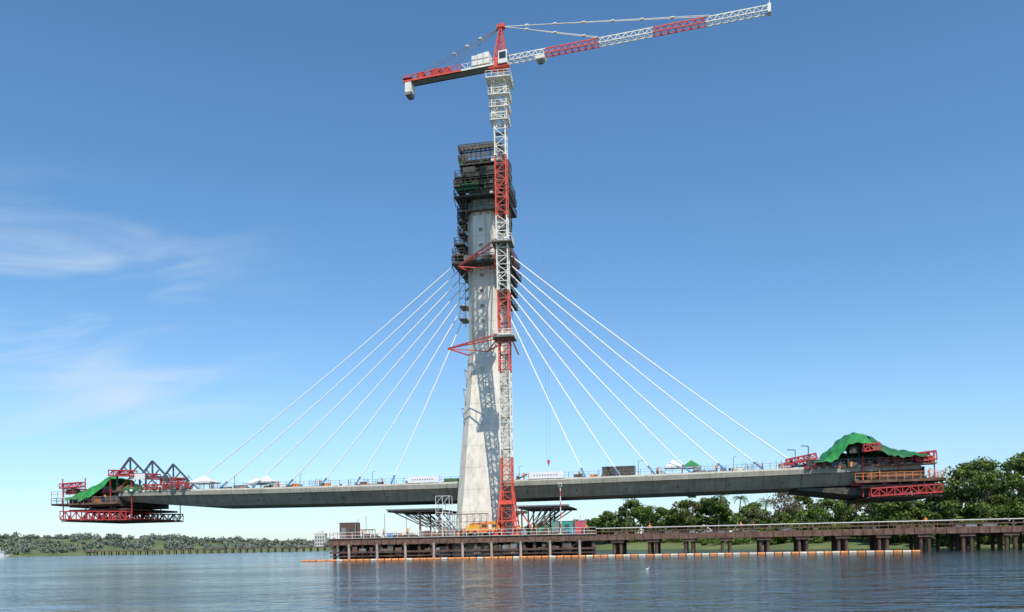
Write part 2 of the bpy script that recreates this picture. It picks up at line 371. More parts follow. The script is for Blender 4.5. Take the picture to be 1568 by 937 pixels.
for k in range(80):
    s_=random.uniform(59,79.3); z=14.95 if s_>70 else zd(s_)
    if random.random()<.35 and s_>67: z=random.choice([12.3,9.4,11.4])
    b.box((s_,random.uniform(-.9,1),z),(s_+random.uniform(.2,1.2),1.6,z+random.uniform(.3,1.4)),random.choice([RED,STEEL,RUST,PLY,ORANGE,TEAL,BLACK,BLACK,RUST]),rz=random.uniform(-.4,.4))
for k in range(60):
    s_=random.uniform(60,79); z=zd(s_) if s_<70 else 14.9; b.beam((s_,random.uniform(-.5,5),z),(s_+random.uniform(-1,1),random.uniform(-.5,5),z+random.uniform(.8,2.6)),.08,random.choice([STEEL,RUST,TEAL,RED]))
b.loft([[(58,2,11.35),(58,16,11.35),(58,16,11.1),(58,2,11.1)],[(67,1,11.2),(67,17,11.2),(67,17,9.9),(67,1,9.9)],[(71,1,11.2),(71,17,11.2),(71,17,9.4),(71,1,9.4)]],BLACK)
b.obj('platforms_and_girders',tr2)
b=B(MB)
sheet([(60.6,15.6),(62.5,17.0),(64.6,19.0),(67,20.9),(68.6,21.2),(70.4,20.2)],
      [(60.6,15.3),(64,15.9),(66,18.2),(68.3,18.8),(70.4,17.2)],-2.2,13,GREEN,b,nu=44,nv=30,seed=5)
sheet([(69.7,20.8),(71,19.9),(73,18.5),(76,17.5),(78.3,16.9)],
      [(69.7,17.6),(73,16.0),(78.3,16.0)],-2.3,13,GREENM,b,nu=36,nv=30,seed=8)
sheet([(63,15.9),(66,17.6),(70,17.6),(77,16.5)],[(63,15.0),(77,14.9)],0.2,10,GREEND,b,nu=30,nv=12,seed=6)
b.obj('green_tarpaulin_cover',tr2,smooth=True)

# ---------------------------------------------------------------- things standing on the deck
def tent(s,y,w,h,m=FABW,m2=FABW):
    o=B(MB@Matrix.Translation((s,y,zd(s)))); hw=w/2
    for a in(-hw,hw):
        for c in(-hw*.8,hw*.8): o.tube((a,c,0),(a,c,h*.62),.05,STEEL,6)
    n=24; rg=[]
    for t,k in((0,1.06),(.3,.72),(.6,.42),(.85,.2),(1,.03)):
        rg.append([(hw*k*max(-1,min(1,1.35*math.cos(2*math.pi*i/n))),hw*.8*k*max(-1,min(1,1.35*math.sin(2*math.pi*i/n))),h*.6+h*.45*t) for i in range(n)])
    o.loft(rg,m,cap=False)
    for i in range(4):
        a=[(-hw,-hw*.8),(hw,-hw*.8),(hw,hw*.8),(-hw,hw*.8)]; p=a[i];q=a[(i+1)%4]
        o.add([(*p,h*.5),(*q,h*.5),(*q,h*.61),(*p,h*.61)],[(0,1,2,3)],m2)
    return o.obj('canopy_tent')
tent(-59.3,2.2,4.8,3.1); tent(-45.5,2.6,3.8,2.8); tent(-48.5,4,3.4,2.5); tent(36.4,3,3.2,2.9); tent(39.6,3,3.4,2.7,GREEN,FABW)
def cabin(M,L,W,H,m,name,rib=.4,door=True):
    o=B(M); o.box((0,0,.1),(L,W,H),m)
    x=.1
    while x<L-.1: o.box((x,-.04,.25),(x+rib*.45,0,H-.15),m); x+=rib
    for x in(-.03,L-.09):
        for y in (-.06,W-.06): o.box((x,y,0),(x+.12,y+.12,H+.05),STEEL)
    o.box((-.05,-.07,H-.001),(L+.05,W+.07,H+.09),STEEL)
    if door: o.box((L*.12,-.07,.15),(L*.12+.8,-.045,2.05),STEEL); o.box((L*.6,-.07,1.1),(L*.6+.8,-.045,1.8),GLASS)
    return o.obj(name)
cabin(MB@Matrix.Translation((23.2,2.2,zd(24))),6.1,2.4,2.2,BLACK,'shipping_container',door=False)
for s0,s1 in((-14.3,-8.0),(9.6,16.3)):
    o=B(MB); z=zd(s0)+.35
    o.add([(s0,-.06,z),(s1,-.06,z),(s1,-.06,z+1.25),(s0,-.06,z+1.25),(s0,0,z),(s1,0,z),(s1,0,z+1.25),(s0,0,z+1.25)],[(0,1,2,3),(7,6,5,4),(3,2,6,7),(0,4,5,1)],FABW)
    n=6
    for i in range(n+1): x=s0+(s1-s0)*i/n; o.beam((x,.1,z-.3),(x,.1,z+1.35),.07,STEEL)
    for i in range(9): x=s0+.9+(s1-s0-1.9)*i/9; o.box((x,-.068,z+.5),(x+.28,-.063,z+.72),STEEL)
    o.obj('banner_sign')
for s_ in(-52,-37.5,-22,7.5,30,47):
    o=B(MB@Matrix.Translation((s_,1.4,zd(s_)))); o.tube((0,0,0),(0,0,2.9),.06,STEEL,6); o.tube((0,0,2.9),(.7,0,3.1),.04,STEEL,6); o.box((.5,-.12,3.0),(1.0,.12,3.12),WHITE); o.box((-.2,-.2,0),(.2,.2,.2),CONC)
    o.obj('work_lamp')
o=B(MB)
for k in range(4): o.box((-7.4,1+.1*k,zd(0)+.3*k),(-4.0,2.6,zd(0)+.25+.3*k),GREEN if k%2 else PLY)
for k in range(6): o.beam((6,1+.2*k,zd(6)),(6+3,1+.2*k,zd(6)+1.4),.12,RUST)
o.obj('formwork_stack')

# ---------------------------------------------------------------- tower crane
crane=empty('tower_crane')
MC=TR(-0.62,141,0,-8)
b=B(MC)
for z0_,z1_,m in((3.9,17.8,CRED),(17.8,33.1,CREAM),(33.1,47.3,CRED),(47.3,60.5,CREAM),(60.5,71,CRED),(71,84.7,CREAM)):
    n=round((z1_-z0_)/1.5); b.lattice((0,0,z0_),(0,0,z1_),1.9,n,m,.2,.1)
    for x in np.arange(z0_,z1_-.01,(z1_-z0_)/max(1,round((z1_-z0_)/5.2))):
        for a in(-.95,.95):
            for c in(-.95,.95): b.box((a-.16,c-.16,x-.15),(a+.16,c+.16,x+.15),m)
for a in(-1,1):
    for c in(-1,1): b.beam((a*1.9,c*1.9,3.9),(a*.95,c*.95,12.2),.24,CRED); b.box((a*1.9-.4,c*1.9-.4,3.9),(a*1.9+.4,c*1.9+.4,4.3),CRED)
for z,w in((6.5,1.6),(9.5,1.25)):
    for p,q in(((-w,-w),(w,-w)),((w,-w),(w,w)),((w,w),(-w,w)),((-w,w),(-w,-w))): b.beam((*p,z),(*q,z),.2,CRED)
b.box((-1.4,-1.2,9.4),(1.4,1.2,10.0),CRED)
b.beam((.4,.3,5),(.4,.3,84),.05,STEEL); b.beam((.7,.3,5),(.7,.3,84),.05,STEEL)
for z in np.arange(8,84,5.6): b.box((-.9,-.1,z),(.9,.9,z+.06),STEEL)
for z,w in((39.2,1.9),(55.9,1.8)):
    b.box((-w,-w,z-.55),(w,w,z-.3),PLY); b.box((-1.3,-1.3,z-.3),(1.3,1.3,z+.3),CREAM)
    b.rail([(-w,-w,z-.3),(w,-w,z-.3),(w,w,z-.3),(-w,w,z-.3),(-w,-w,z-.3)],1.1,CREAM,.9,.08)
b.lattice((0,0,76.8),(0,0,84.0),2.6,5,CREAM,.16,.09)
for z,w in((84.1,2.2),(81.3,1.85),(79.2,1.7),(77,1.6)):
    b.box((-w,-w,z-.14),(w,-1.2,z),CREAM); b.box((-w,1.2,z-.14),(w,w,z),CREAM); b.box((-w,-1.2,z-.14),(-1.2,1.2,z),CREAM); b.box((1.2,-1.2,z-.14),(w,1.2,z),CREAM)
    b.rail([(-w,-w,z),(w,-w,z),(w,w,z),(-w,w,z),(-w,-w,z)],1.0,CREAM,.9,.06)
b.obj('mast',crane)
b=B()
cx,cy=-.62,141
for z,tip,t1,t2 in((39.2,(-11.3,149,39.2),(-7.6,156.5,39.6),(-4.0,153.5,39.6)),(55.9,(-9.3,153,55.9),(-6.8,156.8,56),(-2.5,155,56))):
    for dx in(-1.2,1.2): b.beam((cx+dx,cy+1.2,z),t2,.22,CRED)
    b.beam((cx-1.2,cy-1.2,z+.1),tip,.22,CRED); b.beam((cx-1.2,cy+1.2,z-.1),tip,.18,CRED); b.beam(tip,t1,.22,CRED); b.beam(tip,t2,.16,CRED)
    a=Vector((cx-1.2,cy-1.2,z+.1));c_=Vector((cx-1.2,cy+1.2,z-.1));t=Vector(tip)
    for i in range(7): b.beam(a.lerp(t,i/7),c_.lerp(t,(i+.5)/7),.09,CRED)
    b.beam((cx+1.2,cy+1.2,z),(2.0,155.5,z+.2),.22,CRED)
b.obj('tie_frames',crane)
MJ=TR(-.45,141,-.55,-16.0)
b=B(MJ)
b.tube((0,0,84.9),(0,0,85.8),1.4,CREAM,20); b.tube((0,0,85.8),(0,0,86.4),1.2,CRED,20)
b.loft([[(-1.0,-1.0,86.4),(1,-1,86.4),(1,1,86.4),(-1,1,86.4)],[(-.8,-.8,88.8),(.8,-.8,88.8),(.8,.8,88.8),(-.8,.8,88.8)]],CRED)
for a in(-.8,.8):
    b.beam((-1.0,a,88.4),(.15,a*.3,94.5),.2,CRED); b.beam((1.0,a,88.4),(.35,a*.3,94.5),.2,CRED)
for t in(.2,.4,.6,.8):
    z=88.4+6.1*t
    for a in(-1,1): b.beam((-1+1.15*t,a*.8*(1-.7*t),z),(1-.65*t,a*.8*(1-.7*t),z),.1,CRED)
    b.beam((-1+1.15*t,-.8*(1-.7*t),z),(-1+1.15*t,.8*(1-.7*t),z),.1,CRED)
    b.beam((-1+1.15*(t-.2),-.8*(1-.7*t),z-1.2),(1-.65*t,-.8*(1-.7*t),z),.1,CRED)
b.box((-.4,-.5,94.2),(1.0,.5,94.8),CRED)
b.box((.3,-2.3,86.7),(1.9,-1.0,88.9),WHITE); b.box((.5,-2.35,87.5),(1.7,-2.3,88.6),GLASS); b.box((1.9,-2.1,87.4),(1.95,-1.2,88.6),GLASS)
b.box((-1.6,-2.1,86.3),(2.1,-.9,86.5),CRED)
b.obj('slewing_unit_and_cab',crane)
b=B(MJ)
def jib(x0,x1,m,z=88.0,w=1.2,h=1.15,n=None):
    n=n or round((x1-x0)/1.25); a=(-w/2,w/2)
    for y in a: b.beam((x0,y,z),(x1,y,z),.14,m)
    b.beam((x0,0,z+h),(x1,0,z+h),.15,m)
    for i in range(n):
        u=x0+(x1-x0)*i/n; v=x0+(x1-x0)*(i+1)/n; c=(u+v)/2
        for y in a: b.beam((u,y,z),(c,0,z+h),.08,m); b.beam((c,0,z+h),(v,y,z),.08,m)
        b.beam((u,-w/2,z),(u,w/2,z),.08,m); b.beam((u,-w/2,z),(v,w/2,z),.06,m)
for x0,x1,m in((1,8.2,CREAM),(8.2,17.6,CRED),(17.6,26.8,CREAM),(26.8,35.4,CRED),(35.4,45.2,CREAM)): jib(x0,x1,m)
b.box((45.1,-.6,87.7),(45.6,.6,89.1),CREAM); b.beam((45.4,0,88.9),(45.4,0,89.9),.08,CREAM)
P=(.5,0,94.5)
for a in(-.18,.18): b.beam(P,(17.6,a,89.25),.08,CREAM); b.beam(P,(36,a,89.25),.08,CREAM)
for x in(5,10,15,20,25,30):
    t=(x-.5)/35.5; z=94.5-5.25*t; b.box((x-.3,-.25,z-.09),(x+.3,.25,z+.09),CREAM)
    if x<16: t=(x-.5)/17.1; z=94.5-5.25*t; b.box((x-.3,-.25,z-.09),(x+.3,.25,z+.09),CREAM)
b.box((6.6,-.8,87.2),(8.2,.8,87.75),CREAM); b.box((7.0,-.3,86.7),(7.8,.3,87.2),STEEL)
for a in (-.3,.3): b.beam((7.4+a,0,86.8),(7.4+a,0,17.5),.022,STEEL)
b.box((7.2,-.2,16.9),(7.6,.2,17.5),CRED); b.tube((7.4,0,16.9),(7.4,0,16.4),.08,STEEL,6)
def cj(x0,x1,m):
    for y in(-.8,.8): b.beam((x0,y,87.6),(x1,y,87.6),.3,m); b.beam((x0,y,88.7),(x1,y,88.7),.07,m)
    n=int((x1-x0)/1.1)
    for i in range(n+1):
        u=x0+(x1-x0)*i/n; b.beam((u,-.8,87.6),(u,.8,87.6),.2,m)
        for y in(-.8,.8):
            b.beam((u,y,87.6),(u,y,88.7),.08,m)
            if i<n: b.beam((u,y,87.6 if i%2 else 88.7),(u+(x1-x0)/n,y,88.7 if i%2 else 87.6),.09,m)
cj(-7,-1,CREAM); cj(-18.2,-7,CRED)
b.box((-18,-.9,87.45),(-1,.9,87.55),STEEL)
for x in(-5.0,-3.9,-2.8): b.box((x,-1.0,88.0),(x+1.0,1.0,90.0-.15*abs(x+3)),CREAM); b.box((x+.05,-1.05,88.9),(x+.95,-1.0,89.0),STEEL)
for x,w,h in((-10.5,1.2,.9),(-13,2.0,1.2),(-15.6,1.4,1.0)): b.box((x,-.7,87.8),(x+w,.7,87.8+h),RED); b.tube((x+w*.5,-.8,88.3),(x+w*.5,.8,88.3),.5,RED,12)
b.box((-17.9,-.9,85.6),(-16.7,.9,87.4),CREAM); b.box((-17.9,-.95,85.1),(-16.9,.95,85.6),STEEL); b.box((-18.3,-1.1,88),(-16.5,1.1,88.2),RED)
for a in(-.6,.6): b.beam(P,(-10.5,a,88.8),.07,STEEL); b.beam(P,(-15.5,a,88.8),.07,STEEL)
for x in (-3.5,-6,-8.5):
    t=(-x+.5)/16; b.box((x-.25,-.35,94.5-5.7*t-.1),(x+.25,.35,94.5-5.7*t+.1),CREAM)
b.obj('jib_and_counter_jib',crane)

# ---------------------------------------------------------------- jetty
jet=empty('construction_jetty')
MP=TR(-32.5,142,0,-6.07)
b=B(MP)
b.box((0,0,3.55),(47.3,15,3.9),TIMB)
b.box((-.1,-.12,2.75),(47.4,.2,3.88),RUST); b.box((-.12,0,2.7),(.2,15,3.86),RUST)
for x in np.arange(.4,47,1.3): b.box((x,-.2,2.8),(x+.14,-.12,3.8),RUSTD)
for y in (4,8,12): b.box((0,y,2.8),(47.3,y+.4,3.55),RUSTD)
b.box((0,-.35,3.9),(47.3,-.05,3.98),CONC)
b.beam((0,.1,1.45),(47.3,.1,1.45),.35,RUSTD); b.beam((0,.1,.75),(47.3,.1,.75),.2,RUSTD)
for x in np.arange(.8,47,2.55):
    for y in(.5,3.5,7,10.5,14): b.tube((x+random.uniform(-.3,.3),y,-3),(x,y,3.5),.3,RUSTD,8)
for i,x in enumerate(np.arange(3.6,47,5.1)):
    b.tube((x,-.3,-2),(x,-.3,2.9),.24,PILEL,10); b.box((x-.5,-.5,2.5),(x+.5,0,2.85),RUSTD)
for x in np.arange(.8,45,5.1): b.beam((x,.4,.3),(x+2.5,.4,2.7),.16,RUSTD)
b.box((0,6,-1),(47,6.3,2.7),RUSTD)
for k in range(40):
    x=random.uniform(.5,45); b.box((x,-.05+random.uniform(.1,.3),random.uniform(.5,1.6)),(x+random.uniform(.3,1.6),.5,random.uniform(1.7,2.6)),random.choice([RUST,RUSTD,PLY,STEEL]))
b.rail([(0,.1,3.9),(47.3,.1,3.9)],1.15,WHITE,2.0,.06,(.5,1.0)); b.rail([(0,.1,3.9),(0,15,3.9)],1.15,RED,2.0,.06)
b.rail([(0,.2,3.9),(30,.2,3.9)],.8,RED,4,.05,(1.0,))
b.obj('working_platform',jet)
MT=TR(14.5,137,0,-14.5)
b=B(MT); LT=130
b.box((0,0,3.35),(LT,7.5,3.72),TIMB); b.box((-.2,-.1,2.75),(LT,.15,3.7),RUST); b.box((0,7.35,2.75),(LT,7.6,3.7),RUST)
for x in np.arange(.5,LT,1.5): b.box((x,-.17,2.8),(x+.12,-.1,3.66),RUSTD)
for y in (2.4,5): b.box((0,y,2.75),(LT,y+.35,3.35),RUSTD)
b.rail([(0,.1,3.72),(LT,.1,3.72)],1.1,RUST,2.2,.08,(.5,)); b.beam((0,.1,4.82),(LT,.1,4.82),.11,WHITE); b.rail([(0,7.4,3.72),(LT,7.4,3.72)],1.1,RUST,2.2,.08,(.5,1.0))
for x in np.arange(3,LT,6.0):
    for dx in (0,1.15):
        for y in(.6,3.8,7): b.tube((x+dx,y,-3),(x+dx,y,2.8),.28,RUSTD,10)
    b.box((x-.5,.1,2.3),(x+1.65,7.5,2.75),RUST)
    b.beam((x,.6,.4),(x,7,2.4),.14,RUSTD)
for x in np.arange(55,LT,3.0): b.tube((x,7.2,-3),(x,7.2,2.8),.28,RUSTD,10)
for k in range(40):
    x=random.uniform(1,60); b.box((x,.5,3.72),(x+random.uniform(.3,2),1.2,3.72+random.uniform(.2,.6)),random.choice([RUST,PLY,STEEL,RUSTD]))
b.obj('access_trestle',jet)
# floating boom
b=B()
pts=[(-37.5,141.8),(-34.5,139.8),(-31,140.2),(15,135.3),(30,131.6),(63,123.2)]
acc=0
for (x0,y0),(x1,y1) in zip(pts[:-1],pts[1:]):
    L=math.hypot(x1-x0,y1-y0); n=max(1,int(L/1.25))
    for i in range(n):
        t0=(i+.05)/n; t1=(i+.93)/n; acc+=1
        w0=.35*math.sin(acc*.45)+random.uniform(-.05,.05); w1=.35*math.sin((acc+1)*.45)
        m=BOOMO if (acc%5 and x0<12) or (x0>=12 and acc%2==0) else BOOMW
        p=(x0+(x1-x0)*t0,y0+(y1-y0)*t0+w0,.1);q=(x0+(x1-x0)*t1,y0+(y1-y0)*t1+w1,.1)
        b.tube(p,q,.2,m,8); b.tube(q,((q[0]+.12),q[1],.1),.08,RUBBER,6)
b.obj('floating_boom')

# falsework
b=B(MB)
for s0,s1,sg in((-18.2,-7.5,1),(7.6,17.0,-1)):
    b.box((s0,-1,9.0),(s1,14,9.35),BLACK); b.box((s0-.3,-1.2,9.35),(s1+.3,-.8,9.6),STEEL)
    for k in range(5):
        t=k/5
        xa=s0+1+(s1-s0-3)*t if sg>0 else s1-1-(s1-s0-3)*t
        xb=(-5.5-1*(1-t)) if sg>0 else 7+1*(1-t)
        for y in(0,7,13): b.beam((xa,y,9.0),((xa*.45+xb*.55),y,6.2-t*1.2),.2,STEEL if k%2 else BLACK)
    for y in(0,7,13):
        e=-12 if sg>0 else 12.5
        b.beam((e,y,3.9),(e,y,9),.26,RUST); b.beam((s1-.5 if sg>0 else s0+.5,y,3.9),(s1-.5 if sg>0 else s0+.5,y,9),.26,RUST)
b.obj('steel_falsework')
def scaffold(M,L,W,H,name='scaffold_tower',m=STEEL):
    o=B(M); nx=max(1,round(L/1.2)); nz=round(H/1.5)
    for i in range(nx+1):
        x=L*i/nx
        for y in(0,W): o.beam((x,y,0),(x,y,H),.07,m)
        for k in range(nz+1): o.beam((x,0,H*k/nz),(x,W,H*k/nz),.06,m)
    for k in range(nz+1):
        for y in(0,W): o.beam((0,y,H*k/nz),(L,y,H*k/nz),.06,m)
        if k%2: o.box((0,0,H*k/nz+.04),(L,W,H*k/nz+.1),TIMB)
    for k in range(nz):
        for i in range(nx): o.beam((L*i/nx,0,H*k/nz),(L*(i+1)/nx,0,H*(k+1)/nz),.05,m)
    return o.obj(name)
scaffold(MB@Matrix.Translation((-6.8,-6.5,3.9)),2.6,2.0,7.6,m=WHITE)
scaffold(MB@Matrix.Translation((5.4,-4.0,3.9)),2.4,2.0,5.2)
scaffold(MB@Matrix.Translation((-3.9,-9.9,3.9)),7.5,1.1,4.0)
def onP(x,y,rz=0): return MP@Matrix.Translation((x,y,3.9))@Matrix.Rotation(rz,4,'Z')
cabin(onP(.9,3),3.0,2.6,2.9,BROWN,'site_cabin')
cabin(onP(39.6,1.8),3.7,2.4,2.3,JADE,'generator_enclosure')
cabin(onP(43.6,1.9),1.9,2.2,2.35,PINK,'fuel_tank_housing',door=False)
scaffold(onP(4.3,4),2.4,2,1.6,'material_rack',m=RUST)
o=B(onP(23.6,1.9))
o.loft([[(0,0,.55),(6.8,0,.55),(6.8,2.2,.55),(0,2.2,.55)],[(0.1,0,1.15),(6.8,0,1.15),(6.8,2.2,1.15),(.1,2.2,1.15)]],ORANGE)
o.loft([[(5.2,.05,1.15),(6.8,.05,1.15),(6.8,2.15,1.15),(5.2,2.15,1.15)],[(5.3,.12,2.3),(6.4,.12,2.3),(6.4,2.1,2.3),(5.3,2.1,2.3)]],YEL)
o.box((5.45,.06,1.55),(6.25,.09,2.1),GLASS); o.box((.6,.2,1.15),(3.3,2.0,1.9),YEL); o.box((3.4,.1,1.2),(4.6,1.1,2.2),ORANGE); o.box((3.55,.05,1.6),(4.45,.1,2.1),GLASS)
o.beam((1.2,1.3,2.1),(7.4,1.3,2.55),.45,ORANGE); o.beam((7.4,1.3,2.55),(8.0,1.3,1.6),.12,STEEL)
for x in(.9,2.3,4.9,6.1):
    for y in(-.05,1.9): o.tube((x,y,.5),(x,y+.35,.5),.5,RUBBER,18); o.tube((x,y-.02,.5),(x,y+.37,.5),.22,STEEL,12)
for x in(.2,3.6): o.box((x,-.5,.3),(x+.25,2.7,.5),STEEL); o.box((x,-.55,0),(x+.25,-.3,.5),STEEL)
o.obj('mobile_crane')
o=B(onP(41.2,1.2))
for k in range(10): o.tube((0,0,.95*k),(0,0,.95*(k+1)),.11-.004*k,WHITE if k%2==0 else CRED,8)
o.box((-.3,-.3,8.4),(.3,.3,9.0),WHITE); o.box((-.25,-.36,8.5),(.25,-.3,8.85),GLASS); o.box((-.5,-.5,0),(.5,.5,.3),CONC); o.beam((-.6,0,9.3),(.6,0,9.3),.08,STEEL)
o.obj('signal_mast')
o=B(MP)
for k in range(70):
    x=random.uniform(4.5,46); y=random.uniform(.7,6); t=random.random()
    if 22.5<x<33 and y<5: continue
    if t<.35:
        n=random.randint(1,3)
        for j in range(n): o.tube((x+j*.6,y,3.9),(x+j*.6,y,4.8),.28,random.choice([BLUE,RUST,ORANGE,STEEL]),12); o.tube((x+j*.6,y,4.2),(x+j*.6,y,4.25),.3,STEEL,12)
    elif t<.65:
        for j in range(4): o.beam((x,y+.15*j,4.0+.12*j),(x+2.5,y+.15*j,4.0+.12*j),.13,RUST)
    else:
        h=random.uniform(.5,1.5); o.box((x,y,3.9),(x+1.1,y+1,3.9+h),random.choice([PLY,WHITE,STEEL,JADE,RUST,BROWN])); o.box((x-.05,y-.05,3.9+h),(x+1.15,y+1.05,3.95+h),RUST)
for k in range(14): x=random.uniform(4.5,46); o.beam((x,2,3.9),(x,2,3.9+random.uniform(2,4.5)),.08,random.choice([STEEL,WHITE,RUST]))
o.obj('stored_materials')
o=B(MB); o.beam((3.5,-9,3.9),(9.5,-8.2,8.2),.35,RUST); o.beam((9.5,-8.2,8.2),(11.5,-8,5),.25,CRED); o.beam((3.5,-8,3.9),(9.5,-7.2,8.2),.3,RUST); o.box((8.6,-8.6,7.8),(10.4,-7,8.3),RUST); o.obj('raking_prop')

# ---------------------------------------------------------------- workers
def worker_mesh(pose):
    me=bpy.data.meshes.new('wk')
    if pose==0: hl,hr=(-.32,-.02,.92),(.30,-.12,.93); kl,kr=(-.11,-.03,.48),(.11,.02,.48); fl,fr=(-.12,0,.06),(.13,.03,.06); el,er=(-.29,.03,1.16),(.28,.02,1.16)
    elif pose==1: hl,hr=(-.25,-.45,1.15),(.28,-.42,1.1); kl,kr=(-.11,-.2,.5),(.11,.12,.48); fl,fr=(-.12,-.2,.06),(.13,.35,.1); el,er=(-.3,-.15,1.15),(.3,-.12,1.15)
    else: hl,hr=(-.45,-.2,1.75),(.3,-.1,.92); kl,kr=(-.12,-.05,.48),(.12,.05,.48); fl,fr=(-.16,0,.06),(.16,.05,.06); el,er=(-.42,-.05,1.48),(.29,.03,1.16)
    V=[(0,0,.93),(0,0,1.15),(0,0,1.38),(0,-.01,1.5),(0,-.02,1.6),(0,-.02,1.73),
       (-.18,0,1.42),el,hl,(.18,0,1.42),er,hr,(-.1,0,.88),kl,fl,(.1,0,.88),kr,fr,
       (fl[0],fl[1]-.2,.04),(fr[0],fr[1]-.2,.04)]
    dl=(Vector(hl)-Vector(el)).normalized()*.09; dr=(Vector(hr)-Vector(er)).normalized()*.09
    V+= [tuple(Vector(hl)+dl),tuple(Vector(hr)+dr)]
    E=[(0,1),(1,2),(2,3),(3,4),(4,5),(2,6),(6,7),(7,8),(2,9),(9,10),(10,11),(0,12),(12,13),(13,14),(0,15),(15,16),(16,17),(14,18),(17,19),(8,20),(11,21)]
    rad=[.15,.14,.16,.06,.095,.09,.075,.055,.035,.075,.055,.035,.1,.07,.05,.1,.07,.05,.045,.045,.04,.04]
    me.from_pydata(V,E,[]); o=bpy.data.objects.new('wk',me); scene.collection.objects.link(o)
    md=o.modifiers.new('s','SKIN')
    for i,r in enumerate(rad): me.skin_vertices[0].data[i].radius=(r,r*.85)
    me.skin_vertices[0].data[0].use_root=True
    o.modifiers.new('sub','SUBSURF').levels=1
    dg=bpy.context.evaluated_depsgraph_get(); nm=bpy.data.meshes.new_from_object(o.evaluated_get(dg))
    bpy.data.objects.remove(o)
    for m in(JEAN,VEST,SKIN,HELM): nm.materials.append(m)
    for p in nm.polygons:
        c=p.center; p.use_smooth=True
        r=abs(c.x)
        p.material_index= 0 if c.z<.95 and r<.25 else (3 if c.z>1.68 and r<.2 else (2 if (c.z>1.5 and r<.2) or r>.31 or (c.z<1.0) else 1))
    return nm
WM=[worker_mesh(i) for i in range(3)]
def worker(M,i,rz):
    o=bpy.data.objects.new('construction_worker',WM[i]); scene.collection.objects.link(o); o.matrix_world=M@Matrix.Rotation(rz,4,'Z')
for k,(s_,y) in enumerate([(-70,.7),(-62.8,.8),(-57,1.2),(-42,1),(-33,.9),(-20,1.3),(8.5,.9),(19,1.2),(33.5,.9),(44,1.0),(52,1.1),(63.5,.6)]):
    worker(MB@Matrix.Translation((s_,y,zd(s_)+.0)),k%3,k*1.1)
for k,(s_,y,z) in enumerate([(-88,-.8,12.8),(-80.5,-.8,12.8),(75.3,-.6,14.9),(76.4,-.5,14.9),(79,-.9,12.25),(71,-1.3,12.25)]): worker(MB@Matrix.Translation((s_,y,z)),(k+1)%3,k*.9)
for k,(x,y) in enumerate([(5.8,1),(9.5,1.3),(14,1),(20.5,1.4),(34,1.0),(36.8,1.3),(45.6,.8)]): worker(onP(x,y),k%3,k*1.7)
for k,x in enumerate([9,24,26,52]): worker(MT@Matrix.Translation((x,1.6,3.72)),k%3,k)

# ---------------------------------------------------------------- ground
def hground(x,y):
    d=(x-22)*.882+(y-268)*.472
    d=d+4*np.sin(x*.05)+3*np.sin(y*.07+1)
    near=np.where(d<0,-3.0+np.clip(d+3,0,3)*1.0,0.0+np.clip(d,0,42)*.12)
    near=near+np.where(d>2,.25*np.sin(x*.21)*np.cos(y*.17),0)
    dl=(y-620)+.12*(x+400)+8*np.sin(x*.02)
    ridge=2.2+np.clip((-x-190)/380,0,1.4)*17+1.5*np.sin(x*.013)
    sm=np.clip(dl/260,0,1); sm=sm*sm*(3-2*sm)
    far=np.where(dl<0,-3.0,.6+np.clip(dl,0,40)*.03+ridge*sm)
    return np.maximum(near,far)
xs=np.concatenate([np.linspace(-6000,-700,14),np.linspace(-680,-60,70),np.linspace(-55,200,110),np.linspace(210,900,30),np.linspace(1000,6000,10)])
ys=np.concatenate([np.linspace(-400,60,12),np.linspace(70,420,130),np.linspace(425,1000,80),np.linspace(1050,8000,14)])
X,Y=np.meshgrid(xs,ys,indexing='ij'); Z=hground(X,Y)
V=np.stack([X.ravel(),Y.ravel(),Z.ravel()],1).tolist(); ny=len(ys)
F=[(i*ny+j,(i+1)*ny+j,(i+1)*ny+j+1,i*ny+j+1) for i in range(len(xs)-1) for j in range(ny-1)]
GR=mat('grass_and_earth',(0.10,0.15,0.04),0.95,var=0.35,scale=0.06,c2=(0.19,0.22,0.08))
me=bpy.data.meshes.new('ground'); me.from_pydata(V,[],F); me.materials.append(GR); me.polygons.foreach_set('use_smooth',[True]*len(F))
g=bpy.data.objects.new('ground',me); scene.collection.objects.link(g)
# ---------------------------------------------------------------- water
wm=bpy.data.materials.new('river_water'); wm.use_nodes=True; nt=wm.node_tree; N=nt.nodes; L=nt.links; p=N['Principled BSDF']
p.inputs['Base Color'].default_value=(0.04,0.058,0.062,1); p.inputs['Roughness'].default_value=0.08; p.inputs['IOR'].default_value=1.33
tc=N.new('ShaderNodeTexCoord')
def nz(scale,st,det):
    mp=N.new('ShaderNodeMapping'); mp.inputs['Scale'].default_value=st; L.new(tc.outputs['Object'],mp.inputs[0])
    n=N.new('ShaderNodeTexNoise'); n.inputs['Scale'].default_value=scale; n.inputs['Detail'].default_value=det; L.new(mp.outputs[0],n.inputs['Vector']); return n
n1=nz(1.1,(.8,1.2,1),4); n2=nz(.3,(.6,1.2,1),3); n3=nz(.035,(.4,2.6,1),4)
b1=N.new('ShaderNodeBump'); b1.inputs['Distance'].default_value=.3
b2=N.new('ShaderNodeBump'); b2.inputs['Strength'].default_value=.8; b2.inputs['Distance'].default_value=.45
mr=N.new('ShaderNodeMapRange'); mr.inputs[1].default_value=.40; mr.inputs[2].default_value=.60; mr.inputs[3].default_value=.25; mr.inputs[4].default_value=.95
L.new(n3.outputs[0],mr.inputs[0]); L.new(mr.outputs[0],b1.inputs['Strength'])
L.new(n1.outputs[0],b1.inputs['Height']); L.new(n2.outputs[0],b2.inputs['Height']); L.new(b2.outputs[0],b1.inputs['Normal']); L.new(b1.outputs[0],p.inputs['Normal'])
